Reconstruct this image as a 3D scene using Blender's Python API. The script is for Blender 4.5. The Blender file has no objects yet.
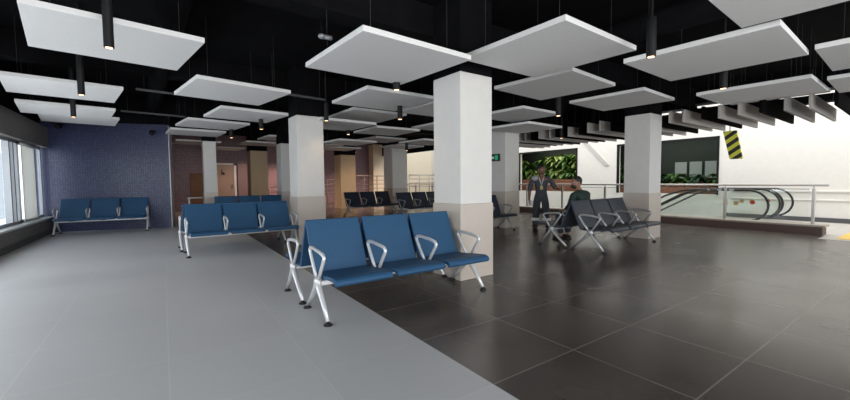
import bpy, bmesh, math, random
from mathutils import Vector, Matrix
random.seed(7)
S = bpy.context.scene
C = S.collection
R = math.radians

# ------------------------------------------------------------------ camera
F, YAW, PITCH, ROLL, CAMH = 379.5, 0.6036, 0.0501, -0.0087, 1.2
fw = Vector((math.sin(YAW)*math.cos(PITCH), math.cos(YAW)*math.cos(PITCH), -math.sin(PITCH)))
r0 = Vector((math.cos(YAW), -math.sin(YAW), 0)); u0 = r0.cross(fw)
rt = r0*math.cos(ROLL)+u0*math.sin(ROLL); up = u0*math.cos(ROLL)-r0*math.sin(ROLL)
cd = bpy.data.cameras.new('camera'); cam = bpy.data.objects.new('camera', cd); C.objects.link(cam)
cd.sensor_width = 36; cd.lens = 36*F/850; cd.clip_start = .05; cd.clip_end = 400
M = Matrix((rt, up, -fw)).transposed().to_4x4(); M.translation = Vector((0, 0, CAMH))
cam.matrix_world = M
S.camera = cam

# ------------------------------------------------------------------ world, light, exposure
S.view_settings.view_transform = 'Standard'; S.view_settings.look = 'None'
S.view_settings.gamma = 1; S.view_settings.use_curve_mapping = False
S.view_settings.exposure = 0.05
S.cycles.transparent_max_bounces = 32
S.cycles.sample_clamp_direct = 5; S.cycles.sample_clamp_indirect = 5
w = bpy.data.worlds.new('sky'); S.world = w; w.use_nodes = True
bg = w.node_tree.nodes['Background']; bg.inputs[0].default_value = (.86, .93, 1, 1); bg.inputs[1].default_value = 2.3

def area(name, loc, direction, sx, sy, power, col):
    l = bpy.data.lights.new(name, 'AREA'); l.shape = 'RECTANGLE'; l.size = sx; l.size_y = sy; l.energy = power; l.color = col
    o = bpy.data.objects.new(name, l); C.objects.link(o); o.location = loc
    o.rotation_euler = Vector(direction).to_track_quat('-Z', 'Y').to_euler(); return o
area('daylight_behind_camera', (1.0, -4.6, 1.35), (-.12, 1, 0.16), 6.0, 2.4, 410, (1, .98, .95))
area('daylight_side_windows', (-2.9, 3.5, 1.4), (1, 0, 0.0), 11, 1.8, 190, (.90, .95, 1))
area('atrium_skylight', (12.9, 5.5, 5.6), (0, 0, -1), 3, 16, 430, (1, .89, .76))

# ------------------------------------------------------------------ materials
def mat(name, col=(.8,.8,.8), rough=.5, metal=0, spec=.5, noise=0, nscale=8, bump=0, coat=0):
    m = bpy.data.materials.new(name); m.use_nodes = True; n = m.node_tree; b = n.nodes['Principled BSDF']
    b.inputs['Base Color'].default_value = (*col, 1); b.inputs['Roughness'].default_value = rough
    b.inputs['Metallic'].default_value = metal; b.inputs['Specular IOR Level'].default_value = spec
    tc = n.nodes.new('ShaderNodeTexCoord'); nz = n.nodes.new('ShaderNodeTexNoise'); nz.inputs['Scale'].default_value = nscale
    nz.inputs['Detail'].default_value = 4
    n.links.new(tc.outputs['Object'], nz.inputs['Vector'])
    mr = n.nodes.new('ShaderNodeMixRGB'); mr.blend_type = 'MULTIPLY'; mr.inputs[0].default_value = 1
    mr.inputs[1].default_value = (*col, 1)
    rp = n.nodes.new('ShaderNodeMapRange'); rp.inputs[3].default_value = 1-noise; rp.inputs[4].default_value = 1+noise
    rp.inputs[1].default_value = .3; rp.inputs[2].default_value = .7
    n.links.new(nz.outputs['Fac'], rp.inputs[0]); n.links.new(rp.outputs[0], mr.inputs[2])
    n.links.new(mr.outputs[0], b.inputs['Base Color'])
    if bump:
        bp = n.nodes.new('ShaderNodeBump'); bp.inputs['Strength'].default_value = bump; bp.inputs['Distance'].default_value = .01
        n2 = n.nodes.new('ShaderNodeTexNoise'); n2.inputs['Scale'].default_value = nscale*10
        n.links.new(tc.outputs['Object'], n2.inputs['Vector'])
        n.links.new(n2.outputs['Fac'], bp.inputs['Height']); n.links.new(bp.outputs[0], b.inputs['Normal'])
    return m

def tiles(name, c1, c2, mortar, bw, bh, ms, rough, axes='XY', shift=(0, 0), offset=0.0, spec=.5, cloud=.12, cscale=.7, bump=.3, rvar=.08):
    m = bpy.data.materials.new(name); m.use_nodes = True; n = m.node_tree; b = n.nodes['Principled BSDF']
    tc = n.nodes.new('ShaderNodeTexCoord'); sp = n.nodes.new('ShaderNodeSeparateXYZ'); cb = n.nodes.new('ShaderNodeCombineXYZ')
    n.links.new(tc.outputs['Object'], sp.inputs[0])
    for k, a in enumerate(axes):
        ad = n.nodes.new('ShaderNodeMath'); ad.operation = 'ADD'; ad.inputs[1].default_value = shift[k]+(100*bw if k == 0 else 100*bh)
        n.links.new(sp.outputs['XYZ'.index(a)], ad.inputs[0]); n.links.new(ad.outputs[0], cb.inputs[k])
    br = n.nodes.new('ShaderNodeTexBrick'); br.offset = offset; br.squash = 1
    br.inputs['Color1'].default_value = (*c1, 1); br.inputs['Color2'].default_value = (*c2, 1); br.inputs['Mortar'].default_value = (*mortar, 1)
    br.inputs['Scale'].default_value = 1; br.inputs['Mortar Size'].default_value = ms; br.inputs['Mortar Smooth'].default_value = .1
    br.inputs['Brick Width'].default_value = bw; br.inputs['Row Height'].default_value = bh
    n.links.new(cb.outputs[0], br.inputs['Vector'])
    nz = n.nodes.new('ShaderNodeTexNoise'); nz.inputs['Scale'].default_value = cscale; nz.inputs['Detail'].default_value = 2
    n.links.new(tc.outputs['Object'], nz.inputs['Vector'])
    rp = n.nodes.new('ShaderNodeMapRange'); rp.inputs[1].default_value = .15; rp.inputs[2].default_value = .85
    rp.inputs[3].default_value = 1-cloud; rp.inputs[4].default_value = 1+cloud
    n.links.new(nz.outputs['Fac'], rp.inputs[0])
    mr = n.nodes.new('ShaderNodeMixRGB'); mr.blend_type = 'MULTIPLY'; mr.inputs[0].default_value = 1
    n.links.new(br.outputs['Color'], mr.inputs[1]); n.links.new(rp.outputs[0], mr.inputs[2]); n.links.new(mr.outputs[0], b.inputs['Base Color'])
    r2 = n.nodes.new('ShaderNodeMapRange'); r2.inputs[1].default_value = .1; r2.inputs[2].default_value = .9
    r2.inputs[3].default_value = rough-rvar; r2.inputs[4].default_value = rough+rvar
    n.links.new(nz.outputs['Fac'], r2.inputs[0]); n.links.new(r2.outputs[0], b.inputs['Roughness'])
    b.inputs['Specular IOR Level'].default_value = spec
    if bump:
        bp = n.nodes.new('ShaderNodeBump'); bp.inputs['Strength'].default_value = bump; bp.inputs['Distance'].default_value = .003; bp.invert = True
        n.links.new(br.outputs['Fac'], bp.inputs['Height']); n.links.new(bp.outputs[0], b.inputs['Normal'])
    return m

def emis(name, col, s):
    m = bpy.data.materials.new(name); m.use_nodes = True; n = m.node_tree; n.nodes.clear()
    e = n.nodes.new('ShaderNodeEmission'); e.inputs[0].default_value = (*col, 1); e.inputs[1].default_value = s
    o = n.nodes.new('ShaderNodeOutputMaterial'); n.links.new(e.outputs[0], o.inputs[0]); return m

def glass(name, tint, refl, rough=.02):
    m = bpy.data.materials.new(name); m.use_nodes = True; n = m.node_tree; n.nodes.clear()
    t = n.nodes.new('ShaderNodeBsdfTransparent'); t.inputs[0].default_value = (*tint, 1)
    g = n.nodes.new('ShaderNodeBsdfGlossy'); g.inputs['Roughness'].default_value = rough; g.inputs[0].default_value = (.9, .95, .93, 1)
    lw = n.nodes.new('ShaderNodeLayerWeight')
    pw = n.nodes.new('ShaderNodeMath'); pw.operation = 'POWER'; pw.inputs[1].default_value = 5
    n.links.new(lw.outputs['Facing'], pw.inputs[0])
    ad = n.nodes.new('ShaderNodeMath'); ad.operation = 'MULTIPLY_ADD'; ad.inputs[1].default_value = .5; ad.inputs[2].default_value = refl; ad.use_clamp = True
    n.links.new(pw.outputs[0], ad.inputs[0])
    mx = n.nodes.new('ShaderNodeMixShader'); o = n.nodes.new('ShaderNodeOutputMaterial')
    n.links.new(ad.outputs[0], mx.inputs[0]); n.links.new(t.outputs[0], mx.inputs[1]); n.links.new(g.outputs[0], mx.inputs[2])
    n.links.new(mx.outputs[0], o.inputs[0]); return m

TW, TH = .785, .75
m_dark = tiles('dark_floor_tile', (.058, .048, .043), (.082, .069, .060), (.17, .155, .14), TW, TH, .005, .25, spec=.75, shift=(-1.56, -.07), cloud=.18, cscale=1.2, bump=0, rvar=.06)
m_light = tiles('light_floor_tile', (.45, .455, .465), (.48, .485, .495), (.52, .52, .52), TW, TH, .004, .42, shift=(-1.56, -.07), cloud=.05, bump=0)
m_pale = tiles('pale_floor_tile', (.42, .40, .37), (.46, .44, .40), (.3, .29, .27), .6, .6, .005, .4)
m_blue = tiles('blue_mosaic', (.034, .042, .100), (.060, .070, .155), (.022, .025, .055), .052, .052, .006, .35, axes='XZ', bump=.5, cloud=.15)
m_purple = tiles('purple_mosaic', (.24, .155, .19), (.32, .21, .25), (.14, .09, .11), .06, .06, .006, .4, axes='XZ', bump=.5, cloud=.15)
m_white = mat('white_panel', (.72, .71, .70), .85, noise=.02, nscale=30, bump=.1)
m_col = mat('column_paint', (.62, .605, .58), .75, noise=.02, nscale=6)
m_clad = mat('column_cladding', (.46, .405, .355), .35, noise=.04, nscale=3)
m_beige = mat('beige_paint', (.55, .42, .27), .7, noise=.03)
m_cream = mat('cream_paint', (.78, .68, .52), .75, noise=.02)
m_atr = mat('atrium_white', (.75, .72, .67), .8, noise=.02)
m_black = mat('black_ceiling', (.005, .005, .006), .9, spec=.1, noise=.3, nscale=3)
m_black2 = mat('black_paint', (.008, .008, .009), .6, spec=.3, noise=.1)
m_duct = mat('dark_duct', (.006, .006, .007), .9, spec=.05, noise=.2)
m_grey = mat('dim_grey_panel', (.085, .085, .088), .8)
m_header = mat('taupe_header', (.17, .16, .15), .7, noise=.05)
m_lowwall = mat('taupe_low_wall', (.135, .128, .122), .6, noise=.06)
m_skirt = mat('dark_skirting', (.05, .045, .045), .5)
m_sill = mat('pale_sill', (.5, .51, .51), .4)
m_frame = mat('window_aluminium', (.33, .34, .36), .4, metal=.4)
m_alu = mat('satin_aluminium', (.60, .61, .63), .34, metal=.35)
m_alu2 = mat('brushed_aluminium', (.42, .43, .44), .35, metal=.6)
m_wire = mat('thin_dark_wire', (.06, .06, .065), .6)
m_alud = mat('dark_aluminium', (.16, .16, .165), .4, metal=.6)
m_steel = mat('stainless_steel', (.38, .355, .33), .28, metal=.9)
m_rubber = mat('black_rubber', (.012, .012, .012), .5)
m_seat = mat('blue_upholstery', (.008, .062, .145), .55, noise=.06, nscale=40, bump=.25)
m_seatd = mat('blue_upholstery_shaded', (.020, .028, .042), .42, noise=.06, nscale=40, bump=.25)  # same blue seats, with the shade on these benches painted into the colour
m_seatf = mat('blue_upholstery_far_shaded', (.010, .018, .036), .45, noise=.06, nscale=40, bump=.2)  # blue seats of the far benches, their dimmer light put into the colour
m_curb = mat('curb_stone', (.33, .29, .25), .5, noise=.05)
m_curbf = mat('curb_dark_face', (.09, .055, .045), .5)
m_wood = mat('brown_wood', (.17, .075, .03), .5, noise=.2, nscale=3)
m_door = mat('tan_door', (.46, .34, .28), .5, noise=.04)
m_brick = tiles('red_brick', (.20, .065, .035), (.27, .10, .05), (.14, .07, .045), .24, .075, .008, .8, axes='YZ', offset=.5)
m_leaf = mat('leaf_green', (.09, .20, .035), .45, noise=.4, nscale=2)
m_leafy = mat('leaf_lime', (.28, .38, .10), .45, noise=.3, nscale=2)
m_leafd = mat('leaf_deep_green', (.03, .08, .03), .5, noise=.4, nscale=2)
m_soil = mat('soil', (.03, .02, .015), .9)
m_niche = mat('niche_backdrop', (.045, .052, .045), .8)
m_glass = glass('clear_glass', (.985, .99, .99), .01)
m_glassw = glass('garden_glass', (.97, .98, .97), .0)
m_balus = glass('balustrade_glass', (.965, .975, .968), .025)
m_yellow = mat('yellow_tactile', (.75, .48, .08), .6)
m_bulb = emis('warm_lamp_glow', (1, .62, .36), 3.5)
m_tube = emis('tube_glow', (1, .95, .88), 1.2)
m_green = emis('exit_green', (.05, .45, .22), .5)
m_exitd = mat('exit_dark', (.01, .03, .02), .5)
m_signw = mat('sign_white', (.85, .85, .85), .6)
m_skin = mat('skin', (.16, .075, .045), .5)
m_skin2 = mat('skin_light', (.26, .14, .09), .5)
m_hair = mat('black_hair', (.008, .007, .007), .6)
m_over = mat('charcoal_coverall', (.045, .05, .062), .8, noise=.15, nscale=12)
m_shirt = mat('dark_green_shirt', (.008, .026, .022), .8, noise=.15, nscale=12)
m_jean = mat('dark_jeans', (.025, .035, .06), .8, noise=.15, nscale=12)
m_reflect = mat('reflective_band', (.9, .92, .93), .4)
m_patch = mat('light_grey_fabric', (.35, .36, .38), .8)
m_red = mat('red_sticker', (.5, .04, .03), .5)
m_sand = mat('sand_sticker', (.45, .33, .12), .5)
m_bldg = mat('pale_building', (.42, .45, .48), .8)
m_eyew = mat('eye_white', (.6, .6, .58), .3)

# hazard stripes (diagonal, on a board lying in the YZ plane)
m_haz = bpy.data.materials.new('hazard_stripes'); m_haz.use_nodes = True
n = m_haz.node_tree; b = n.nodes['Principled BSDF']; tc = n.nodes.new('ShaderNodeTexCoord'); sp = n.nodes.new('ShaderNodeSeparateXYZ')
n.links.new(tc.outputs['Object'], sp.inputs[0])
a1 = n.nodes.new('ShaderNodeMath'); a1.operation = 'MULTIPLY_ADD'; a1.inputs[1].default_value = .75
n.links.new(sp.outputs[1], a1.inputs[0]); n.links.new(sp.outputs[2], a1.inputs[2])
a2 = n.nodes.new('ShaderNodeMath'); a2.operation = 'MULTIPLY'; a2.inputs[1].default_value = 4.4; n.links.new(a1.outputs[0], a2.inputs[0])
a3 = n.nodes.new('ShaderNodeMath'); a3.operation = 'FRACT'; n.links.new(a2.outputs[0], a3.inputs[0])
a4 = n.nodes.new('ShaderNodeMath'); a4.operation = 'GREATER_THAN'; a4.inputs[1].default_value = .5; n.links.new(a3.outputs[0], a4.inputs[0])
mx = n.nodes.new('ShaderNodeMixRGB'); mx.inputs[1].default_value = (.015, .014, .012, 1); mx.inputs[2].default_value = (.62, .60, .05, 1)
n.links.new(a4.outputs[0], mx.inputs[0]); n.links.new(mx.outputs[0], b.inputs['Base Color'])

# ------------------------------------------------------------------ mesh helpers
class MB:
    def __init__(s): s.bm = bmesh.new()
    def box(s, x0, x1, y0, y1, z0, z1, mt=None):
        vs = [s.bm.verts.new(mt @ Vector(p) if mt else p) for p in
              [(x0,y0,z0),(x1,y0,z0),(x1,y1,z0),(x0,y1,z0),(x0,y0,z1),(x1,y0,z1),(x1,y1,z1),(x0,y1,z1)]]
        for f in [(3,2,1,0),(4,5,6,7),(0,1,5,4),(1,2,6,5),(2,3,7,6),(3,0,4,7)]: s.bm.faces.new([vs[i] for i in f])
        return s
    def tube(s, pts, r, n=10, closed=False, flat=1.0, side=None):
        pts = [Vector(p) for p in pts]; N = len(pts); rings = []
        prev = None
        for i, p in enumerate(pts):
            if closed: t = (pts[(i+1) % N]-pts[i-1]).normalized()
            else: t = (pts[min(i+1, N-1)]-pts[max(i-1, 0)]).normalized()
            if prev is None:
                a = Vector(side) if side else (Vector((0, 0, 1)) if abs(t.z) < .9 else Vector((1, 0, 0)))
            else: a = prev
            a = (a - t*a.dot(t)).normalized(); prev = a; c = t.cross(a)
            rr = r[i] if isinstance(r, (list, tuple)) else r
            rings.append([s.bm.verts.new(p + a*rr*math.cos(2*math.pi*k/n) + c*rr*flat*math.sin(2*math.pi*k/n)) for k in range(n)])
        for i in range(N if closed else N-1):
            A, B = rings[i], rings[(i+1) % N]
            for k in range(n): s.bm.faces.new((A[k], A[(k+1) % n], B[(k+1) % n], B[k]))
        if not closed:
            s.bm.faces.new(rings[0][::-1]); s.bm.faces.new(rings[-1])
        return s
    def lathe(s, prof, c=(0,0,0), n=16):
        c = Vector(c); rings = []
        for r, z in prof:
            rings.append([s.bm.verts.new(c+Vector((max(r, 1e-4)*math.cos(2*math.pi*k/n), max(r, 1e-4)*math.sin(2*math.pi*k/n), z))) for k in range(n)])
        for i in range(len(rings)-1):
            for k in range(n): s.bm.faces.new((rings[i][k], rings[i][(k+1) % n], rings[i+1][(k+1) % n], rings[i+1][k]))
        s.bm.faces.new(rings[0][::-1]); s.bm.faces.new(rings[-1]); return s
    def prism(s, poly, axis, a, b):          # poly of 2D points, extruded along axis from a to b
        def P(u, v, t): return {'X': (t, u, v), 'Y': (u, t, v), 'Z': (u, v, t)}[axis]
        A = [s.bm.verts.new(P(u, v, a)) for u, v in poly]; B = [s.bm.verts.new(P(u, v, b)) for u, v in poly]
        N = len(poly)
        for i in range(N): s.bm.faces.new((A[i], A[(i+1) % N], B[(i+1) % N], B[i]))
        s.bm.faces.new(A[::-1]); s.bm.faces.new(B); return s
    def ell(s, c, rx, ry, rz, u=16, v=10, mt=None):
        r = bmesh.ops.create_uvsphere(s.bm, u_segments=u, v_segments=v, radius=1)
        for q in r['verts']:
            p = Vector((q.co.x*rx, q.co.y*ry, q.co.z*rz)); q.co = (mt @ p if mt else p)+Vector(c)
        return s
    def build(s, name, m, parent=None, smooth=False, bevel=0, loc=None, rz=0, seg=2):
        bmesh.ops.recalc_face_normals(s.bm, faces=s.bm.faces)
        me = bpy.data.meshes.new(name); s.bm.to_mesh(me); s.bm.free(); me.materials.append(m)
        if smooth:
            for p in me.polygons: p.use_smooth = True
        o = bpy.data.objects.new(name, me); C.objects.link(o)
        if parent: o.parent = parent
        if loc: o.location = loc
        if rz: o.rotation_euler.z = rz
        if bevel:
            bv = o.modifiers.new('bevel', 'BEVEL'); bv.width = bevel; bv.segments = seg; bv.limit_method = 'ANGLE'; bv.angle_limit = R(40)
        return o

def tag(o, label, cat, group=None, kind=None):
    if label: o['label'] = label
    if cat: o['category'] = cat
    if group: o['group'] = group
    if kind: o['kind'] = kind
    return o
def thing(name, label, cat, loc=(0,0,0), rz=0, group=None):
    o = bpy.data.objects.new(name, None); C.objects.link(o); o.location = loc; o.rotation_euler.z = rz; o.empty_display_size = .1
    return tag(o, label, cat, group)
def struct(o):
    o['kind'] = 'structure'; return o
kids = {}
def copy_tree(o, parent=None):
    c = o.copy(); C.objects.link(c); c.parent = parent
    for ch in [x for x in C.objects if x.parent == o]: copy_tree(ch, c)
    return c

# ================================================================== SETTING
# floors
struct(MB().box(1.56, 11.2, -4.6, 24, -.3, 0).build('floor', m_dark))
struct(MB().box(-2.6, 1.56, -4.6, 24, -.3, 0).build('floor', m_light))
struct(MB().box(11.2, 14.6, -4.6, 4.6, -.3, -.001).build('floor', m_pale))
struct(MB().box(11.2, 14.6, 4.6, 24, -4.6, -4.4).build('floor', m_pale))
struct(MB().box(10.55, 11.2, -4.6, 1.72, 0, .004).build('floor', m_pale))
struct(MB().box(11.2, 11.3, 4.6, 24, -4.4, -.01).build('wall_escalator_pit', m_atr))
# ceiling (black) with down-stand beams
struct(MB().box(-2.7, 11.2, -4.6, 24, 3.4, 3.6).build('ceiling', m_black))
for y in (0.1, 4.1, 8.0, 12.2, 16.2):
    struct(MB().box(-2.5, 11.2, y-.14, y+.14, 3.02, 3.4).build('trim_%d' % int(y+1), m_black))
struct(MB().box(10.95, 11.2, -4.6, 24, 2.72, 3.4).build('trim_20', m_black))

# left window wall
struct(MB().box(-2.62, -2.3, -4.6, 13.25, 0, .36).build('wall_left', m_lowwall))
struct(MB().box(-2.62, -2.3, -4.6, 13.25, 2.10, 2.60).build('wall_left', m_header))
struct(MB().box(-2.62, -2.45, -4.6, 13.25, 2.60, 3.4).build('wall_left', m_black))
struct(MB().box(-2.62, -2.27, -4.6, 13.1, .36, .40).build('trim_30', m_sill, bevel=.006))
struct(MB().box(-2.3, -2.275, -4.6, 13.0, 0, .11).build('baseboard_left', m_skirt))
def window_left(k, y0, y1, mull):
    w_ = struct(MB().box(-2.50, -2.44, y0, y0+.06, .40, 2.10).box(-2.50, -2.44, y1-.06, y1, .40, 2.10)
                .box(-2.50, -2.44, y0, y1, .40, .46).box(-2.50, -2.44, y0, y1, 2.04, 2.10).build('window_%d' % k, m_frame))
    for m_ in mull: MB().box(-2.52, -2.42, m_-.03, m_+.03, .46, 2.04).build('mullion', m_frame, w_)
    MB().box(-2.475, -2.468, y0+.06, y1-.06, .46, 2.04).build('pane', m_glass, w_)
    return w_
window_left(1, 12.28, 13.02, [12.36])
window_left(2, 8.4, 11.22, [10.62, 10.86, 9.5])
wb = window_left(6, 11.22, 12.28, [])
m_blind = bpy.data.materials.new('translucent_blind'); m_blind.use_nodes = True; n = m_blind.node_tree; n.nodes.clear()
df = n.nodes.new('ShaderNodeBsdfDiffuse'); tl = n.nodes.new('ShaderNodeBsdfTranslucent'); mx = n.nodes.new('ShaderNodeMixShader'); oo = n.nodes.new('ShaderNodeOutputMaterial')
df.inputs[0].default_value = (.8, .8, .78, 1); tl.inputs[0].default_value = (.85, .84, .80, 1)
n.links.new(df.outputs[0], mx.inputs[1]); n.links.new(tl.outputs[0], mx.inputs[2]); n.links.new(mx.outputs[0], oo.inputs[0])
t = thing('roller_blind', 'white roller blind drawn down over the narrow left window', 'blind', (-2.40, 11.75, 1.25))
MB().box(-.002, .002, -.49, .49, -.80, .76).build('fabric', m_blind, t)
MB().tube([(0, -.5, .79), (0, .5, .79)], .03, 12).build('roller', m_sill, t, smooth=True)
MB().box(-.01, .01, -.49, .49, -.83, -.80).build('bottom_bar', m_frame, t)
window_left(3, 5.2, 8.2, [6.2, 7.2])
window_left(4, 2.0, 5.0, [3.0, 4.0])
window_left(5, -1.2, 1.8, [-.2, .8])
for y0, y1 in ((8.2, 8.4), (5.0, 5.2), (1.8, 2.0), (-4.6, -1.2)):
    struct(MB().box(-2.60, -2.40, y0, y1, .40, 2.10).build('wall_left', m_atr))

# blue mosaic wall (slanted a little)
pA, pB = Vector((-2.62, 13.17, 0)), Vector((.16, 12.42, 0))
ang = math.atan2((pB-pA).y, (pB-pA).x); L = (pB-pA).length
struct(MB().box(0, L, 0, .22, 0, 3.4).build('wall_blue', m_blue, loc=pA, rz=ang))
struct(MB().box(L, L+.025, -.01, .23, 0, 2.75).build('trim_31', m_frame, loc=pA, rz=ang))
struct(MB().box(0, L, -.03, .0, 2.77, 3.4).build('trim_32', m_black, loc=pA, rz=ang))

# back walls
struct(MB().box(-1, 3.9, 19, 19.2, 0, 3.4).build('wall_back', m_purple))
struct(MB().box(3.9, 4.1, 19, 22, 0, 3.4).build('wall_back', m_purple))
struct(MB().box(3.9, 10.35, 21, 21.2, 0, 3.4).build('wall_back', m_purple))
struct(MB().box(10.35, 14.6, 20.4, 21.2, -4.4, 5.6).build('wall_back', m_cream))
struct(MB().box(.02, .14, 12.75, 19, 0, 3.4).build('wall_back', m_purple))
# tan toilet door in pale frame
d = struct(MB().box(1.98, 2.64, 18.94, 18.99, 0, 1.98).build('door_1', m_door))
MB().box(2.64, 2.74, 18.9, 19.0, 0, 2.07).box(1.90, 2.74, 18.9, 19.0, 1.98, 2.07).box(1.88, 1.98, 18.9, 19.0, 0, 2.07).build('door_frame', m_signw, d)
MB().box(2.54, 2.58, 18.88, 18.94, .95, 1.12).build('door_handle', m_alud, d)
sg = MB(); sg.ell((2.16, 18.93, 1.74), .025, .01, .03).box(2.14, 2.18, 18.92, 18.94, 1.56, 1.70)
sg.box(2.20, 2.24, 18.92, 18.94, 1.56, 1.66).ell((2.24, 18.93, 1.60), .04, .01, .045).build('wheelchair_pictogram', m_black2, d)
struct(MB().box(2.80, 3.25, 18.90, 18.99, 0, 2.05).build('door_2', mat('mauve_door', (.30, .20, .22), .4)))
struct(MB().box(.95, 1.62, 18.93, 18.99, 0, 1.62).build('door_3', m_wood))

# atrium wall with two planted openings
X0, X1 = 14.6, 14.85
W1 = (9.68, 12.95); W2 = (4.66, 7.97); ZB, ZT = .68, 2.55
wp = [(-4.6, W2[0], -.3, 5.6), (W2[0], W2[1], -4.4, ZB), (W2[0], W2[1], ZT, 5.6), (W2[1], W1[0], -4.4, 5.6), (W1[0], W1[1], -4.4, ZB), (W1[0], W1[1], ZT, 5.6), (W1[1], 20.5, -4.4, 5.6)]
for y0, y1, z0, z1 in wp: struct(MB().box(X0, X1, y0, y1, z0, z1).build('wall_right', m_atr))
struct(MB().box(X0-.03, X0, -4.6, 4.3, .80, .86).build('trim_33', m_atr, bevel=.01))
struct(MB().box(X0-.025, X0, -4.6, 4.3, .57, .61).build('trim_34', m_atr, bevel=.01))
struct(MB().box(X0-.04, X0, -4.6, 4.5, 0, .12).build('baseboard_right', m_grey))
for k, (y0, y1) in enumerate((W1, W2)):
    for bx in ((16.6, 16.7, y0-.1, y1+1.55, .2, 2.95), (X1, 16.6, y0-.1, y0, .2, 2.95), (X1, 16.6, y1+1.45, y1+1.55, .2, 2.95), (X1, 16.7, y0-.1, y1+1.55, 2.95, 3.05), (X1, 16.7, y0-.1, y1+1.55, .1, .2)):
        struct(MB().box(*bx).build('wall_garden_niche', m_niche))
    wd = struct(MB().box(X0-.02, X0+.08, y0-.0, y0+.06, ZB, ZT).box(X0-.02, X0+.08, y1-.06, y1, ZB, ZT).box(X0-.02, X0+.08, y0, y1, ZT-.07, ZT)
                .build('window_%d' % (10+k), m_black2))
    MB().box(X0+.02, X0+.03, y0+.06, y1-.06, ZB, ZT-.07).build('pane', m_glassw, wd)
# thin flat grey strip set diagonally on the wall between the openings
tag(MB().prism([(9.20, 2.74), (9.42, 2.74), (8.42, 1.72), (8.28, 1.78)], 'X', 14.57, 14.6).build('diagonal_strip', mat('strip_paint', (.52, .50, .47), .8)),
    'pale grey diagonal strip on the white wall between the two planted windows', 'beam')

# outside, beyond the left windows
tag(MB().box(-34, -24, 46, 62, -4, 9).build('office_block', m_bldg), 'pale grey office block seen through the left window', 'building')
tag(MB().box(-26, -20, 70, 84, -4, 6).build('office_block', m_bldg), 'low pale building far outside, seen beside the window pier', 'building')

# ================================================================== COLUMNS
def column(x, y, w_, h, label, paint=m_col, clad=m_clad, rz=.02, wrap=.92, group=None, dpt=None):
    dpt = dpt or w_
    t = thing('column', label, 'column', (x, y, 0), rz, group)
    MB().box(0, w_, 0, dpt, wrap, h).build('shaft', paint, t, bevel=.004)
    MB().box(-.012, w_+.012, -.012, dpt+.012, 0, wrap).build('cladding', clad, t, bevel=.005)
    MB().box(0.002, w_-.002, .002, dpt-.002, h, 3.4).build('painted_top', m_black, t)
    return t
column(2.90, 3.46, .52, 2.48, 'large white square column directly behind the nearest blue bench')
column(2.12, 7.33, .52, 2.47, 'white square column beside the second blue bench, left of centre')
column(7.95, 3.68, .50, 2.50, 'white square column behind the shaded blue bench near the escalator')
column(7.05, 6.69, .52, 2.50, 'column with green exit sign beside the standing worker')
column(7.80, 13.65, .72, 2.60, 'grey square column between the far shaded blue benches')
column(.98, 12.6, .33, 2.40, 'slim white column at the right end of the blue mosaic wall', dpt=.33)
column(2.93, 11.8, .50, 2.36, 'pale column half hidden behind the white column beside the second bench')
column(6.55, 16.1, .72, 2.40, 'beige column standing before the far railings and purple tiles', paint=m_beige, clad=m_beige)
column(2.70, 15.3, .60, 2.38, 'warm beige column right of the tan toilet door', paint=m_beige, clad=m_beige)

# exit sign on the column
t = thing('exit_sign', 'small green exit sign high on the column beside the worker', 'sign', (7.03, 7.0, 1.78))
MB().box(-.03, 0, -.16, .16, -.09, .09).build('housing', m_exitd, t)
MB().box(-.034, -.03, -.11, -.01, -.06, .06).build('pictogram', m_green, t)
MB().box(-.034, -.03, .02, .12, -.03, .03).build('arrow', m_signw, t)

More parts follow.
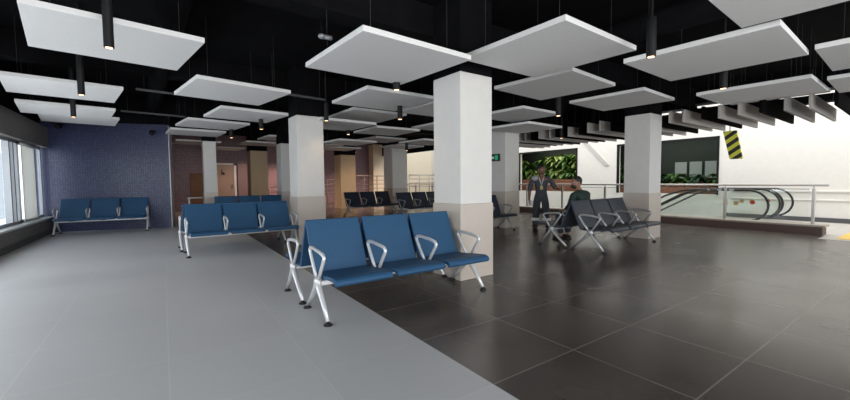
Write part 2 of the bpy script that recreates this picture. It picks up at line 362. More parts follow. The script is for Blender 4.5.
# ================================================================== CEILING PANELS
W = 1.25
PAN = [
 (1.97, 3.55, 2.43, 3.9, 'large white ceiling panel hanging just left of the big front column'),
 (3.37, 2.61, 2.51, 2.3, 'white ceiling panel hanging just right of the big front column top'),
 (-.33, 4.83, 2.56, 9.0, 'nearest white ceiling panel at top left with a long black downlight before it'),
 (-1.15, 7.72, 2.58, 9.5, 'white ceiling panel cut by the left edge of the view below the nearest one'),
 (.91, 6.40, 2.53, 10, 'white ceiling panel hanging over the second blue bench, left of centre'),
 (1.43, 8.38, 2.53, 8.0, 'white ceiling panel whose right corner touches the second column top'),
 (1.00, 10.13, 2.53, 8.9, 'white ceiling panel between the slim column and the second column, upper one'),
 (.77, 12.0, 2.53, 4.7, 'white ceiling panel directly over the slim column by the blue wall'),
 (2.92, 14.40, 2.54, 2.9, 'distant ceiling panel above the warm beige column'),
 (3.28, 12.9, 2.60, 4.5, 'distant ceiling panel left of the second column, above the pale hidden column'),
 (4.77, 1.60, 2.44, 2.7, 'large ceiling panel at upper right with a glowing downlight at its left end'),
 (7.40, 1.87, 2.46, 2.0, 'ceiling panel before the hanging baffles at right, left one of an overlapping pair'),
 (8.05, 1.95, 2.54, 2.0, 'ceiling panel before the hanging baffles at right, right one of an overlapping pair'),
 (3.43, .50, 2.45, 3.0, 'ceiling panel cut by the top edge of the view at upper right'),
 (5.95, .35, 2.45, 3.0, 'ceiling panel cut by the right edge of the view, upper one'),
 (7.85, .56, 2.47, 3.0, 'ceiling panel cut by the right edge of the view, lower one'),
 (4.85, 3.62, 2.57, 6.0, 'ceiling panel partly hidden above by the one right of the front column'),
 (6.70, 3.60, 2.56, 4.0, 'ceiling panel left of the top of the column near the escalator'),
 (6.15, 5.50, 2.54, 4.0, 'ceiling panel right of the big front column, third one down beside it'),
 (6.90, 6.00, 2.38, 4.0, 'small looking ceiling panel just above the exit sign column'),
 (3.03, 5.58, 2.51, 2.0, 'ceiling panel above the gap between the two white columns, nearest there'),
 (3.70, 7.56, 2.60, 2.0, 'ceiling panel behind the nearest one between the two white columns'),
 (3.11, 7.85, 2.40, 4.8, 'ceiling panel whose left end is hidden by the second column'),
 (4.77, 8.64, 2.46, 1.0, 'ceiling panel over the right far bench, before the grey column'),
 (6.05, 11.3, 2.56, 6.0, 'distant ceiling panel over the top of the grey column, left side'),
 (4.70, 10.9, 2.37, 6.0, 'distant ceiling panel left of the grey column over the left far bench'),
 (6.90, 9.90, 2.40, 5.0, 'distant ceiling panel over the top of the grey column, right side'),
 (4.45, 5.80, 2.53, 3.0, 'ceiling panel whose middle is hidden by the top of the big front column'),
 (5.90, 7.60, 2.53, 3.0, 'ceiling panel whose right end is hidden by the big front column, lower one'),
 (-1.37, 9.40, 2.51, 9.0, 'ceiling panel above the left window header with the second downlight before it'),
 (-1.43, 11.1, 2.58, 8.2, 'ceiling panel lowest at left, just above the blue mosaic wall'),
 (.95, 14.6, 2.50, 4.0, 'distant ceiling panel strip seen left of the slim column top'),
 (2.05, 16.9, 2.52, 4.0, 'most distant ceiling panel strip seen above the tan toilet door'),
 (4.60, 13.2, 2.46, 4.0, 'distant ceiling panel above the beige column before the far railings'),
 (7.60, 12.6, 2.50, 4.0, 'distant ceiling panel above the cream wall left of the big column'),
 (5.60, 13.9, 2.44, 4.0, 'distant low ceiling panel above the purple tiles and far railing'),
]
def panel(x, y, z, a, label, m=m_white):
    t = thing('ceiling_panel', label, 'ceiling panel', (x, y, z), R(a), 'square acoustic panels hung from the ceiling')
    MB().box(-W/2, W/2, -W/2, W/2, 0, .05).build('board', m, t, bevel=.004)
    for i in (-1, 1):
        for j in (-1, 1): MB().tube([(i*.45, j*.45, .05), (i*.45, j*.45, 3.4-z)], .0013, 5).build('wire', m_wire, t)
    return t
for p in PAN: panel(*p)
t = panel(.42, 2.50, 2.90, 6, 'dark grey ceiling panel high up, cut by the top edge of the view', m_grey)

# hanging baffles towards the atrium
m_bafw = mat('pale_baffle', (.42, .395, .37), .9)
m_bafb = mat('black_baffle', (.004, .004, .004), .95, spec=.03)
bc = [m_black2, m_white, m_white, m_black2, m_white, m_white]
names = {0: 'black', 1: 'white', 2: 'white', 3: 'black', 4: 'white', 5: 'white'}
y = 1.42; k = 0
pat = 'BWGBWWBWWBWGBWWBWBWWBGWBWWB'
lab = {}
NB = 27
for k in range(NB):
    ch = pat[k]; m_ = {'B': m_bafb, 'W': m_bafw, 'G': mat('grey_baffle', (.30, .29, .28), .85) if 'grey_baffle' not in bpy.data.materials else bpy.data.materials['grey_baffle']}[ch]
    cname = {'B': 'black', 'W': 'white', 'G': 'grey'}[ch]
    lab[ch] = lab.get(ch, 0)+1
    ordn = ['nearest', 'second', 'third', 'fourth', 'fifth', 'sixth', 'seventh', 'eighth', 'ninth', 'tenth', 'eleventh', 'twelfth', 'thirteenth', 'fourteenth']
    dx = random.uniform(-.35, .35)
    t = thing('ceiling_baffle', '%s upright ceiling baffle, %s %s one counted from the right edge of the view' % (cname, ordn[lab[ch]-1], cname), 'baffle',
              (9.65+dx*.3, y-.14, 2.31+random.uniform(-.02, .02)), R(2), 'upright baffles hung before the atrium')
    MB().box(-1.2, 1.2, -.022, .022, 0, .24).build('board', m_, t, bevel=.004)
    for i in (-1, 1): MB().tube([(i*.9, 0, .24), (i*.9, 0, 3.4-2.33)], .002, 5).build('wire', m_wire, t)
    y += .29

# linear lamps over the baffles
for k, (lx, ly) in enumerate(((9.9, 3.0), (10.15, 4.6), (10.2, 1.7))):
    t = thing('linear_lamp', ['lit tube lamp above the white baffles at right', 'lit tube lamp above the baffles beside the escalator column', 'lit tube lamp above the rightmost baffles', 'lit tube lamp above the baffles left of the escalator column'][k],
              'lamp', (lx, ly, 2.78), R(96), 'tube lamps over the baffles')
    MB().box(-.6, .6, -.05, .05, .02, .07).build('housing', m_alud, t)
    MB().tube([(-.57, 0, .0), (.57, 0, 0)], .02, 8).build('tube', m_tube, t)
    MB().tube([(0, 0, .07), (0, 0, .62)], .004, 5).build('wire', m_wire, t)

# unlit slim strips
def strip(x, y, z, l, a, label):
    t = thing('ceiling_strip', label, 'light fitting', (x, y, z), R(a), 'slim grey fittings in the black ceiling')
    MB().box(-l/2, l/2, -.03, .03, 0, .03).build('housing', m_grey, t)
    for i in (-1, 1): MB().tube([(i*l*.4, 0, .03), (i*l*.4, 0, 3.4-z)], .002, 5).build('wire', m_wire, t)
strip(.25, 8.2, 2.78, 1.15, 8, 'slim grey fitting left of the panel over the second bench')
strip(2.05, 7.0, 2.74, 1.1, 8, 'slim grey fitting above the second column')
strip(-.10, 10.6, 2.75, 1.2, 8, 'slim grey fitting above the right half of the blue wall')
strip(.45, 3.3, 2.80, .8, 8, 'slim pale fitting at the top edge, left of the dark grey panel')

# ducts and trays in the black ceiling
for x, z, label in ((.5, 3.12, 'black round duct running away above the second bench'), (5.4, 3.15, 'black round duct running away above the right panels')):
    tag(MB().tube([(x, -3, z), (x-.9, 18, z)], .16, 16).build('ceiling_duct', m_duct, smooth=True), label, 'duct')
t = thing('sprinkler', 'small grey sprinkler fitting in the black ceiling, upper middle', 'sprinkler', (1.55, 4.3, 2.86))
MB().tube([(0, 0, .04), (0, 0, .54)], .012, 8).build('pipe', m_duct, t)
MB().ell((0, 0, 0), .04, .04, .03).box(.03, .12, -.02, .02, -.02, .02).build('head', m_frame, t, smooth=True)

# downlights
DL = [(-.32, 4.03, 2.30, .035, 'longest black downlight, hanging before the nearest top left panel'),
      (-.79, 6.32, 2.30, .036, 'second black downlight from the camera along the left windows'),
      (-1.17, 8.46, 2.30, .036, 'third black downlight along the left windows, the smallest one there'),
      (2.45, 4.16, 2.34, .045, 'glowing downlight left of the big front column top'),
      (3.45, 5.75, 2.28, .045, 'glowing downlight below the panels between the two white columns'),
      (3.70, 1.72, 2.31, .04, 'glowing downlight at the left end of the large upper right panel'),
      (5.70, 1.80, 2.30, .042, 'glowing downlight before the overlapping pair of panels at right'),
      (5.75, 4.20, 2.32, .045, 'glowing downlight right of the big column, before the grey baffles'),
      (3.60, 8.35, 2.30, .045, 'glowing downlight far off above the left far bench'),
      (1.45, 10.6, 2.32, .045, 'tiny glowing downlight above the purple tiled lobby'),
      (1.75, 8.60, 2.32, .045, 'tiny glowing downlight just left of the second column'),
      (2.60, 7.05, 2.36, .045, 'glowing downlight at the right side of the second column top'),
      (4.30, 12.0, 2.20, .045, 'distant black downlight over the left far bench, left one'),
      (6.35, 10.2, 2.16, .045, 'distant black downlight before the grey column'),
      (5.15, 6.45, 2.22, .045, 'distant black downlight left of the big column over the right far bench'),
      (8.35, 6.0, 2.25, .045, 'distant black downlight before the planted window')]
for k, (x, y_, z, r, label) in enumerate(DL):
    t = thing('downlight', label, 'ceiling lamp', (x, y_, z), 0, 'black tube downlights')
    MB().lathe([(r*.8, .03), (r*.8, .0), (r, .0), (r, .34 if k < 3 else .30), (r*.9, .35)]).build('housing', m_black2, t, smooth=False)
    MB().tube([(0, 0, .34), (0, 0, 3.4-z)], .012 if k > 2 else .033, 12).build('stem', m_black2, t)
    MB().lathe([(r*.7, -.002), (r*.7, .004)]).build('lamp', m_bulb, t)
    l = bpy.data.lights.new('downlight_beam', 'SPOT'); l.energy = 9; l.color = (1, .70, .45); l.spot_size = R(100); l.spot_blend = .8; l.shadow_soft_size = .10
    o = bpy.data.objects.new('downlight_beam', l); C.objects.link(o); o.parent = t; o.location = (0, 0, -.02)
# warm lobby lamps at the far end
for x, y_, e in ((1.6, 17.6, 8), (3.3, 17.6, 60), (5.2, 19.4, 230), (8.4, 18.6, 120), (10.4, 18.6, 100), (5.4, 14.6, 70), (8.2, 14.8, 70)):
    t = thing('downlight', 'warm downlight in the far lobby ceiling' , 'ceiling lamp', (x, y_, 2.75), 0, 'warm downlights of the far lobby')
    MB().lathe([(.045, 0), (.05, .0), (.05, .12), (.04, .13)]).build('housing', m_black2, t)
    MB().tube([(0, 0, .12), (0, 0, .65)], .01, 8).build('stem', m_black2, t)
    MB().lathe([(.04, -.002), (.04, .004)]).build('lamp', m_bulb, t)
    l = bpy.data.lights.new('downlight_beam', 'SPOT'); l.energy = e*2.4; l.color = (1, .70, .52); l.spot_size = R(150); l.spot_blend = .9; l.shadow_soft_size = .05
    o = bpy.data.objects.new('downlight_beam', l); C.objects.link(o); o.parent = t; o.location = (0, 0, -.02)

# ================================================================== BENCHES
HW = .88          # half distance between the end legs
def seat_bm(cx, wd):
    prof = [(-.375, .335), (-.40, .352), (-.405, .375), (-.385, .397), (-.34, .408), (-.22, .398), (-.05, .378), (.09, .365), (.15, .368),
            (.15, .340), (.09, .335), (-.05, .346), (-.22, .362), (-.34, .368), (-.365, .360)]
    return MB().prism(prof, 'X', cx-wd/2, cx+wd/2)
def back_bm(cx, wd):
    prof = [(.125, .355), (.155, .42), (.20, .52), (.250, .64), (.308, .77), (.335, .828), (.348, .835), (.360, .826), (.358, .81),
            (.330, .745), (.280, .63), (.232, .51), (.19, .41), (.165, .345), (.14, .340)]
    return MB().prism(prof, 'X', cx-wd/2, cx+wd/2)
def arm_path(cx):
    a = [(cx, -.015, .330), (cx, .07, .44), (cx, .150, .555), (cx, .162, .580), (cx, .14, .600), (cx, .07, .606), (cx, -.10, .592), (cx, -.185, .578), (cx, -.210, .556), (cx, -.198, .530), (cx, -.13, .44), (cx, -.055, .330)]
    return a
def make_bench(name, label, m, group, hw=HW, m_alu=m_alu):
    t = thing(name, label, 'bench', (0, 0, 0), 0, group)
    pitch = 2*hw/3
    for i in (-1, 0, 1):
        s_ = seat_bm(i*pitch, pitch-.045).build('seat', m, t, smooth=False, bevel=.012, seg=2)
        MB().box(i*pitch-.05, i*pitch+.05, -.12, .16, .31, .345).build('bracket', m_alud, s_)
        back_bm(i*pitch, pitch-.04).build('backrest', m, t, bevel=.010, seg=2)
    MB().box(-hw-.02, hw+.02, -.075, -.005, .285, .335).build('beam', m_alu, t, bevel=.01)
    for i in range(4):
        MB().tube(arm_path(-hw+i*pitch), .0150, 8, flat=1.2, side=(1, 0, 0)).build('armrest', m_alu, t, smooth=True)
    for s in (-1, 1):
        x = s*hw
        lg = MB()
        lg.tube([(x, -.02, .35), (x, -.08, .25), (x, -.17, .15), (x, -.272, .03)], [.030, .026, .021, .016], 10)
        lg.tube([(x, -.06, .35), (x, .03, .24), (x, .14, .14), (x, .272, .03)], [.030, .026, .021, .016], 10)
        lg.ell((x, -.035, .315), .034, .055, .055)
        l = lg.build('leg', m_alu, t, smooth=True)
        for yy in (-.275, .275):
            MB().lathe([(.038, 0), (.038, .008), (.022, .022), (.010, .034)], (x, yy, 0), 12).build('foot', m_rubber, l)
    return t
G1 = 'three seat airport benches'
b0 = make_bench('airport_bench', 'nearest blue three seat bench, in front of the big white column', m_seat, G1)
b0.location = (1.975, 3.305, 0)
def put(src, x, y, rz, label):
    b_ = copy_tree(src); b_.location = (x, y, 0); b_.rotation_euler.z = rz; b_['label'] = label; return b_
put(b0, 1.975, 4.005, math.pi, 'blue bench standing back to back behind the nearest blue bench')
put(b0, 1.17, 7.42, R(2), 'second blue bench from the camera, left of the nearest one')
put(b0, 1.11, 8.10, math.pi+R(1), 'blue bench back to back with the second blue bench')
put(b0, 1.98, 11.2, R(1), 'blue bench further back whose backrests rise behind the second bench')
put(b0, 1.98, 11.9, math.pi+R(1), 'blue bench back to back with the furthest bench of the left row')
v = (pB-pA).normalized(); nrm = Vector((v.y, -v.x, 0))
pc = pA + v*1.56 + nrm*.55
put(b0, pc.x+.03, pc.y, R(-4), 'blue three seat bench standing against the blue mosaic wall')
b1 = make_bench('airport_bench', 'blue three seat bench with painted shade, in front of the column near the escalator', m_seatd, G1, .93, m_alu2)
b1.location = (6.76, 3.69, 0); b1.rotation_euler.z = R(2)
put(b1, 6.74, 4.37, math.pi+R(2), 'shaded blue bench on which the man in the green shirt sits')
b2 = make_bench('airport_bench', 'left one of the two far shaded blue benches, before the purple tiles and railing', m_seatf, G1, .93, m_alu2)
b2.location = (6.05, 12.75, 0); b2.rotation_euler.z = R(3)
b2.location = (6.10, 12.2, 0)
put(b2, 7.12, 10.35, R(3), 'right one of the two far shaded blue benches, before the grey column')
put(b2, 6.06, 6.60, 0, 'shaded blue bench showing only its right end behind the big white column')

# ================================================================== RAILING, CURB, ESCALATOR
RX = 11.42
t = thing('curb', 'low dark brown curb with a stone cap under the glass railing', 'curb', (11.14, 1.72, 0))
MB().box(0, .42, 0, 18, .17, .21).build('cap', m_curb, t, bevel=.006)
MB().box(.03, .40, .04, 18, 0, .17).build('base', m_curbf, t)
t = thing('glass_railing', 'glass and steel railing along the escalator opening', 'railing', (RX, 1.95, .21))
MB().tube([(0, -.22, .83), (0, 17.6, .83)], .026, 12).build('handrail', m_steel, t, smooth=True)
for k in range(12):
    yy = k*1.55
    MB().box(-.03, .03, yy-.025, yy+.025, 0, .76).box(-.008, .008, yy-.012, yy+.012, .76, .81).build('post', m_steel, t, bevel=.004)
    if k < 11:
        MB().box(-.006, .006, yy+.07, yy+1.48, .04, .74).build('glass_panel', m_balus, t)
        MB().box(-.009, .009, yy+.07, yy+1.48, .735, .75).build('top_edge', m_alud, t)

def escalator(x, w_, label):
    t = thing('escalator', label, 'escalator', (x, 3.08, 0))
    r = .375; zt = .90; zc = zt-r
    for i in (0, 1):
        sx = i*w_
        path = []
        for a in range(-80, 91, 14):      # newel semicircle towards -Y
            path.append((sx, -math.cos(R(a))*r+.1, zc+math.sin(R(a))*r))
        path += [(sx, .5, zt), (sx, 1.3, zt), (sx, 1.6, zt-.03), (sx, 2.0, zt-.18), (sx, 8.6, zt-3.98)]
        MB().tube(path, .026, 10, side=(1, 0, 0)).build('handrail', m_rubber, t, smooth=True)
        poly = [(p[1], p[2]-.03) for p in path[2:]] + [(8.6, -3.9), (1.9, -.05), (0, 0)]
        MB().prism([(p[0], p[1]) for p in poly], 'X', sx-.006, sx+.006).build('balustrade_glass', m_balus, t)
        MB().prism([(-.1, 0), (1.4, 0), (1.9, -.12), (8.6, -3.98), (8.6, -4.3), (1.9, -.4), (-.1, -.2)][::-1], 'X', sx-.07, sx+.07).build('skirt', m_steel, t)
    MB().box(.08, w_-.08, -.5, 1.5, .0, .006).build('landing_plate', m_alud, t)
    st = MB()
    for k in range(17):
        st.box(.08, w_-.08, 1.5+k*.4, 1.9+k*.4+.02, -.2-k*.23-.12, -.01-k*.23)
    st.build('steps', m_alud, t)
    MB().box(-.012, -.008, .30, .40, .52, .62).box(-.012, -.008, .52, .62, .52, .62).build('sticker', m_sand, t)
    MB().tube([(-.014, .02, .60), (-.008, .02, .60)], .05, 14).build('round_sticker', m_red, t)
    return t
escalator(11.95, .95, 'black handrail escalator nearest the glass railing')
escalator(13.15, .95, 'escalator nearest the white wall, beyond the other one')
# tactile strip
tag(MB().box(10.75, 14.3, 1.18, 1.50, .004, .012).build('tactile_strip', m_yellow), 'yellow tactile strip on the pale floor at the right edge', 'floor marking')

# hazard board
t = thing('hazard_board', 'black and yellow striped warning board hanging over the escalator', 'sign', (12.0, 3.56, 2.05))
MB().prism([(-.08, .36), (.20, .36), (.04, -.36), (-.22, -.36)][::-1], 'X', -.03, .03).build('board', m_haz, t)
MB().tube([(0, .06, .36), (0, .06, .80), (-.82, .06, .80)], .012, 8).build('rod', m_alud, t)

# ================================================================== PLANTED WINDOWS
tag(MB().box(14.95, 15.35, 9.7, 14.38, .21, 1.22).build('brick_planter', m_brick), 'red brick planter wall inside the left planted window', 'planter')
tag(MB().box(14.95, 15.35, 4.68, 9.40, .21, .92).build('brick_planter', m_brick), 'red brick planter wall inside the right planted window', 'planter')
def plant(x, y, z, h, spread, nl, m, label, seed):
    rnd = random.Random(seed); q = MB()
    for k in range(nl):
        a = rnd.uniform(0, 2*math.pi); L_ = rnd.uniform(.45, 1)*spread; wd = L_*rnd.uniform(.14, .24); z0 = rnd.uniform(0.05, .9)*h
        el = rnd.uniform(.1, 1.1); pts = []
        for j in range(6):
            s_ = j/5; rr = L_*s_; zz = z0 + math.sin(el)*L_*s_*.9 - L_*.75*s_*s_
            ww = wd*math.sin(math.pi*min(.97, .12+.88*s_))
            c_ = Vector((math.cos(a)*rr, math.sin(a)*rr, zz)); sd = Vector((-math.sin(a), math.cos(a), 0))*ww
            pts.append((q.bm.verts.new(c_-sd+Vector((0, 0, ww*.3))), q.bm.verts.new(c_-Vector((0, 0, ww*.2))), q.bm.verts.new(c_+sd+Vector((0, 0, ww*.3)))))
        for j in range(5):
            q.bm.faces.new((pts[j][0], pts[j][1], pts[j+1][1], pts[j+1][0])); q.bm.faces.new((pts[j][1], pts[j][2], pts[j+1][2], pts[j+1][1]))
    t = thing('broadleaf_plant', label, 'plant', (x, y, z), 0, 'plants in the garden windows')
    q.build('leaves', m, t, smooth=True)
    MB().tube([(0, 0, -.2), (0.01, 0, h*.5), (0, .01, h*.95)], [.02, .015, .008], 6).build('stem', m_wood, t)
pos = ['far left', 'left of the middle', 'in the middle', 'right of the middle', 'far right']
tag(MB().box(15.35, 16.58, 9.7, 14.38, .21, 1.12).build('soil_bed', m_soil), 'dark soil bed behind the left brick planter', 'soil')
tag(MB().box(15.35, 16.58, 4.68, 9.40, .21, .82).build('soil_bed', m_soil), 'dark soil bed behind the right brick planter', 'soil')
for k in range(5):
    plant(15.62, 12.6-k*.66, 1.15, .50, .62, 60, m_leafy if k % 2 == 0 else m_leaf, 'bright broadleaf plant in the left planted window, front row, %s' % pos[k], 10+k)
    plant(16.1, 12.45-k*.64, 1.15, 1.30, .72, 90, m_leaf if k % 2 == 0 else m_leafy, 'tall broadleaf plant in the left planted window, back row, %s' % pos[k], 30+k)
for k in range(5):
    plant(16.0, 7.6-k*.62, .85, .55, .55, 40, m_leafd if k % 2 else m_leaf, 'dark green plant in the right planted window, %s' % pos[k], 50+k)
plant(15.75, 13.35, 1.15, .9, .72, 80, m_leaf, 'broadleaf plant at the left end of the left planted window, behind the standing person', 70)
plant(15.95, 13.95, 1.15, 1.2, .72, 80, m_leafy, 'tall lime broadleaf plant deep at the left end of the left planted window', 71)
plant(15.9, 8.3, .85, .9, .6, 60, m_leaf, 'green plant in the right planted window just beside the escalator column', 72)
q = thing('back_window', 'row of pale panes deep inside the right planted window', 'window', (16.55, 6.0, 1.22))
for k in range(4):
    MB().box(-.04, 0, -1.2+k*.5, -.80+k*.5, .0, .62).build('pane', m_sill, q)
area('niche_fill_light', (15.6, 11.3, 2.92), (0, 0, -1), 1.0, 3.0, 30, (1, .95, .85))  # added fill lights to brighten the plants, no fitting stands there
area('niche_fill_light', (15.6, 6.3, 2.92), (0, 0, -1), 1.0, 3.0, 22, (.9, 1, .9))

# ================================================================== FAR LOBBY THINGS
def rail(x0, x1, y, z0, z1, label, n=5):
    t = thing('steel_railing', label, 'railing', (x0, y, 0), 0, 'far steel railings')
    dz = z1-z0; L_ = x1-x0
    for h in (.95, .72, .50, .28):
        MB().tube([(0, 0, z0+h), (L_, 0, z1+h)], .028 if h > .9 else .018, 8).build('rail', m_steel, t, smooth=True)
    for k in range(n):
        s_ = k/(n-1); MB().tube([(L_*s_, 0, 0), (L_*s_, 0, z0+dz*s_+.95)], .024, 8).build('post', m_steel, t, smooth=True)
rail(4.2, 8.0, 19.2, .0, .45, 'sloping steel railing before the purple tiles, left and middle part')
rail(8.2, 11.2, 18.7, .55, .55, 'level steel railing left of the grey column, before purple tiles')
rail(11.6, 14.4, 18.4, .60, .60, 'steel railing before the cream wall')
t = thing('side_table', 'small white table at the end of the blue wall behind the second bench', 'table', (.95, 13.9, 0))
MB().box(-.35, .25, -.2, .2, .72, .76).build('tabletop', m_signw, t)
for i in (-.3, .2):
    for j in (-.16, .16): MB().box(i-.02, i+.02, j-.02, j+.02, 0, .72).build('leg', m_frame, t)

def cctv(x, y, z, label):
    t = thing('security_camera', label, 'camera', (x, y, z), ang, 'cameras above the blue wall')
    MB().box(-.04, .04, -.12, .0, .03, .06).build('bracket', m_black2, t)
    MB().tube([(.0, -.12, .04), (.05, -.30, -.03)], .05, 12).build('housing', m_black2, t, smooth=True)
    MB().lathe([(.035, -.04), (.055, 0), (.05, .03)], (0, -.12, 0), 12).build('lens', m_duct, t, smooth=True)
p_ = pA+v*2.55; cctv(p_.x, p_.y-.02, 2.52, 'small black camera at the right of the blue mosaic wall')
p_ = pA+v*.62; cctv(p_.x, p_.y-.02, 2.62, 'small black camera at the left corner of the blue mosaic wall')

# ================================================================== PEOPLE
def skin_mesh(name, joints, edges, m, parent, root=0, sub=2):
    me = bpy.data.meshes.new(name); me.from_pydata([j[0] for j in joints], edges, [])
    o = bpy.data.objects.new(name, me); C.objects.link(o); o.parent = parent; me.materials.append(m)
    sk = o.modifiers.new('skin', 'SKIN'); sk.use_smooth_shade = True; sk.branch_smoothing = .6
    if not me.skin_vertices: me.skin_vertices.new(name='skin')
    for i, j in enumerate(joints):
        r = j[1]; me.skin_vertices[0].data[i].radius = r if isinstance(r, tuple) else (r, r)
        me.skin_vertices[0].data[i].use_root = (i == root)
    sb = o.modifiers.new('sub', 'SUBSURF'); sb.levels = sub; sb.render_levels = sub
    return o
def chain(J, E, pts, start=None):
    prev = start
    for p in pts:
        J.append(p); i = len(J)-1
        if prev is not None: E.append((prev, i))
        prev = i
    return prev
def hand(J, E, wrist, wi, d, side, curl):
    """five finger chains continuing the wrist vertex; d = palm direction, side = thumb side, curl = bend direction"""
    d, side, curl = Vector(d).normalized(), Vector(side).normalized(), Vector(curl).normalized(); w_ = Vector(wrist)
    palm = w_+d*.055; J.append((tuple(palm), (.034, .018))); pi_ = len(J)-1; E.append((wi, pi_))
    for k, (off, ln) in enumerate(((.027, .066), (.009, .076), (-.009, .070), (-.026, .055))):
        a = palm+d*.035+side*off; b_ = a+d*ln*.5+curl*ln*.15; c_ = b_+d*ln*.3+curl*ln*.35
        chain(J, E, [(tuple(a), .010), (tuple(b_), .009), (tuple(c_), .007)], pi_)
    a = w_+d*.03+side*.035; b_ = a+d*.03+side*.018+curl*.01; c_ = b_+d*.028+curl*.012
    chain(J, E, [(tuple(a), .013), (tuple(b_), .011), (tuple(c_), .009)], wi)
def head(parent, c, yaw, skin, sc=1, beard=False, short=True):
    h = bpy.data.objects.new('head', None)
    mt = Matrix.Rotation(yaw, 4, 'Z')
    c = Vector(c)
    def P(x, y, z): return c+mt @ Vector((x*sc, y*sc, z*sc))
    q = MB(); q.ell(c, .076*sc, .094*sc, .112*sc, 24, 16, mt)
    q.ell(P(0, -.045, -.055), .052*sc, .052*sc, .058*sc, 16, 10, mt)         # jaw
    q.ell(P(0, -.098, -.012), .013*sc, .020*sc, .024*sc, 10, 8, mt)          # nose
    q.ell(P(0, -.090, -.052), .026*sc, .012*sc, .010*sc, 10, 8, mt)          # mouth
    for s in (-1, 1):
        q.ell(P(s*.077, .005, -.008), .010*sc, .020*sc, .030*sc, 10, 8, mt)  # ears
        q.ell(P(s*.030, -.080, .020), .024*sc, .014*sc, .010*sc, 10, 8, mt)  # brows
    o = q.build('head', skin, parent, smooth=True)
    e = MB(); 
    for s in (-1, 1): e.ell(P(s*.030, -.086, .004), .012*sc, .008*sc, .008*sc, 8, 6, mt)
    e.build('eyes', m_eyew, o, smooth=True)
    e = MB()
    for s in (-1, 1): e.ell(P(s*.030, -.0935, .004), .005*sc, .003*sc, .005*sc, 8, 6, mt)
    e.build('pupils', m_hair, o, smooth=True)
    hr = MB(); hr.ell(P(0, .016, .030), .083*sc, .096*sc, .100*sc, 20, 14, mt)
    hr.build('hair', m_hair, o, smooth=True)
    if beard:
        bb = MB(); bb.ell(P(0, -.050, -.075), .058*sc, .056*sc, .050*sc, 16, 10, mt)
        bb.build('beard', m_hair, o, smooth=True)
    return o

# --- standing worker, faces the camera side (-Y), local units metres, height 1.66
t = thing('person', 'person standing in charcoal coverall with white leg bands, holding a paper', 'person', (7.42, 5.88, 0), R(-48)); t.scale = (1.10, 1.05, .93)
J, E = [], []
J.append(((0, 0, .88), (.125, .085)))
chest = chain(J, E, [((0, 0, 1.02), (.115, .080)), ((0, -.005, 1.18), (.135, .088)), ((0, .0, 1.31), (.135, .080))], 0)
chain(J, E, [((0, 0, 1.40), .052), ((0, -.008, 1.46), .048)], chest)
def leg_(s, yk, xf, yf):
    return [((s*.085, 0, .80), .082), ((s*.10, yk, .46), .056), ((s*.105, yk+.02, .28), .048), ((xf, yf, .09), .034), ((xf, yf-.02, .045), .035), ((xf, yf-.13, .03), .030)]
chain(J, E, leg_(-1, -.01, -.12, .02), 0); chain(J, E, leg_(1, -.03, .15, -.04), 0)
# his right arm (viewer's left) hangs, his left arm bends forward
ra = [((-.185, 0, 1.31), .052), ((-.235, .01, 1.05), .040), ((-.25, -.06, .82), .028)]
wi = chain(J, E, ra, chest); hand(J, E, ra[-1][0], wi, (0, -.12, -1), (0, -1, 0), (1, 0, 0))
la = [((.185, 0, 1.31), .052), ((.29, .0, 1.08), .040), ((.34, -.20, 1.06), .028)]
wi = chain(J, E, la, chest); hand(J, E, la[-1][0], wi, (.25, -1, -.15), (-.3, 0, 1), (-1, 0, -.3))
body = skin_mesh('body', J, E, m_skin, t)
head(t, (0, -.02, 1.555), R(35), m_skin, 1.0)
# coverall
J, E = [], []
J.append(((0, 0, .88), (.150, .108)))
ch = chain(J, E, [((0, 0, 1.02), (.140, .100)), ((0, -.005, 1.18), (.158, .108)), ((0, 0, 1.30), (.150, .095)), ((0, 0, 1.375), (.075, .066))], 0)
chi = ch-1
for s, yk, xf, yf in ((-1, -.01, -.12, .02), (1, -.03, .15, -.04)):
    chain(J, E, [((s*.09, 0, .80), .100), ((s*.10, yk, .46), .080), ((s*.108, yk+.02, .28), .072), ((xf, yf, .13), .066)], 0)
chain(J, E, [((-.19, 0, 1.30), .068), ((-.235, .01, 1.05), .056), ((-.238, .0, 1.0), .054)], chi)
chain(J, E, [((.19, 0, 1.30), .068), ((.285, .0, 1.09), .056), ((.30, -.05, 1.085), .054)], chi)
cv = skin_mesh('coverall', J, E, m_over, t)
q = MB()
for s, x, y_, r in ((-1, -.109, .012, .082), (1, .122, -.015, .082)):
    q.lathe([(r+.004, .25), (r+.008, .252), (r+.008, .318), (r+.004, .32)], (x, y_, 0), 16)
q.build('reflective_band', m_reflect, cv, smooth=False)
q = MB(); q.ell((-.13, -.02, 1.33), .075, .095, .075).build('shoulder_patch', m_patch, cv, smooth=True)
q = MB(); q.ell((.13, .02, 1.335), .07, .09, .07).build('shoulder_yoke', m_over, cv, smooth=True)
q = MB(); q.tube([(-.06, -.06, 1.39), (-.03, -.115, 1.28), (0, -.130, 1.14), (.03, -.115, 1.28), (.06, -.06, 1.39)], .006, 6).build('lanyard', m_reflect, t, smooth=True)
q = MB(); q.box(-.03, .03, -.142, -.134, 1.05, 1.14).build('badge', m_sand, t)
for x, y_ in ((-.12, .02), (.15, -.04)):
    q = MB(); q.ell((x, y_, .11), .062, .066, .075).ell((x, y_-.075, .045), .052, .125, .045).box(x-.05, x+.05, y_-.17, y_+.06, 0, .025)
    q.build('boot', m_hair, t, smooth=True)
t2 = tag(MB().box(-.055, .055, -.003, .003, -.08, .08, Matrix.Rotation(.5, 4, 'X')).build('paper_sheet', m_signw), 'small white paper held in the standing person\'s lowered hand', 'paper')
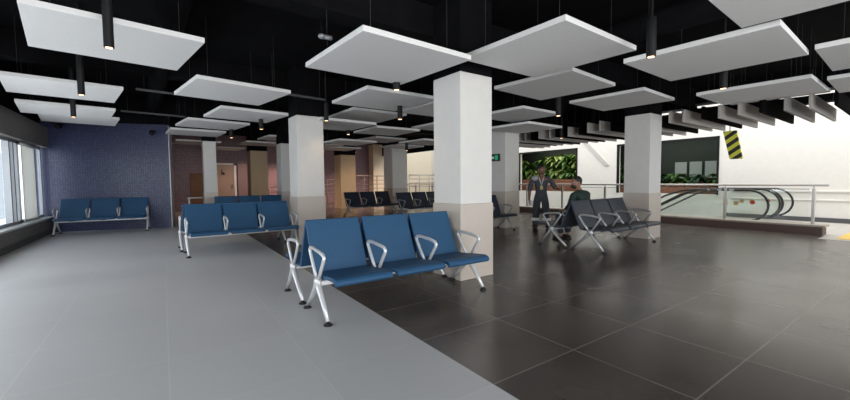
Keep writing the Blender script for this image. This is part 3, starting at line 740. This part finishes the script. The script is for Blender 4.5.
t2.location = t.location+Matrix.Rotation(R(-48), 3, 'Z') @ Vector((-.245, -.075, .65)); t2.rotation_euler.z = R(-48)

# --- seated man, faces +Y: local -Y forward, rotate by pi
t = thing('person', 'bearded person seated in dark green shirt with head turned aside', 'person', (6.64, 4.36, 0), math.pi+R(2))
J, E = [], []
J.append(((0, .10, .50), (.13, .10)))
chest = chain(J, E, [((0, .13, .66), (.12, .085)), ((0, .09, .82), (.12, .07)), ((0, .03, .93), (.10, .06))], 0)
chain(J, E, [((0, -.02, 1.03), .052), ((-.01, -.05, 1.08), .048)], chest)
for s in (-1, 1):
    chain(J, E, [((s*.09, .06, .49), .085), ((s*.13, -.36, .49), .060), ((s*.13, -.36, .28), .048), ((s*.13, -.30, .09), .034), ((s*.13, -.33, .045), .035), ((s*.13, -.45, .03), .030)], 0)
    ar = [((s*.205, .02, .90), .042), ((s*.27, -.02, .70), .040), ((s*.14, -.24, .60), .028)]
    wi = chain(J, E, ar, chest); hand(J, E, ar[-1][0], wi, (-s*.3, -1, -.15), (-s, 0, .3), (0, -.3, -1))
skin_mesh('body', J, E, m_skin2, t)
head(t, (-.02, -.07, 1.145), R(62), m_skin2, 1.0, beard=True)
J, E = [], []
J.append(((0, .10, .52), (.155, .115)))
ch = chain(J, E, [((0, .13, .66), (.180, .115)), ((0, .09, .82), (.200, .120)), ((0, .03, .94), (.195, .125)), ((0, -.005, 1.02), (.095, .085))], 0)
for s in (-1, 1):
    chain(J, E, [((s*.22, .02, .92), .078), ((s*.27, -.02, .70), .060), ((s*.18, -.16, .64), .045)], ch-1)
skin_mesh('shirt', J, E, m_shirt, t)
J, E = [], []
J.append(((0, .10, .49), (.15, .095)))
for s in (-1, 1):
    chain(J, E, [((s*.09, .04, .50), .098), ((s*.13, -.36, .50), .076), ((s*.13, -.355, .28), .066), ((s*.13, -.30, .12), .062)], 0)
skin_mesh('trousers', J, E, m_jean, t)
for s in (-1, 1):
    x, y_ = s*.13, -.31
    q = MB(); q.ell((x, y_-.06, .05), .050, .125, .045).box(x-.045, x+.045, y_-.17, y_+.05, 0, .025).build('shoe', m_hair, t, smooth=True)
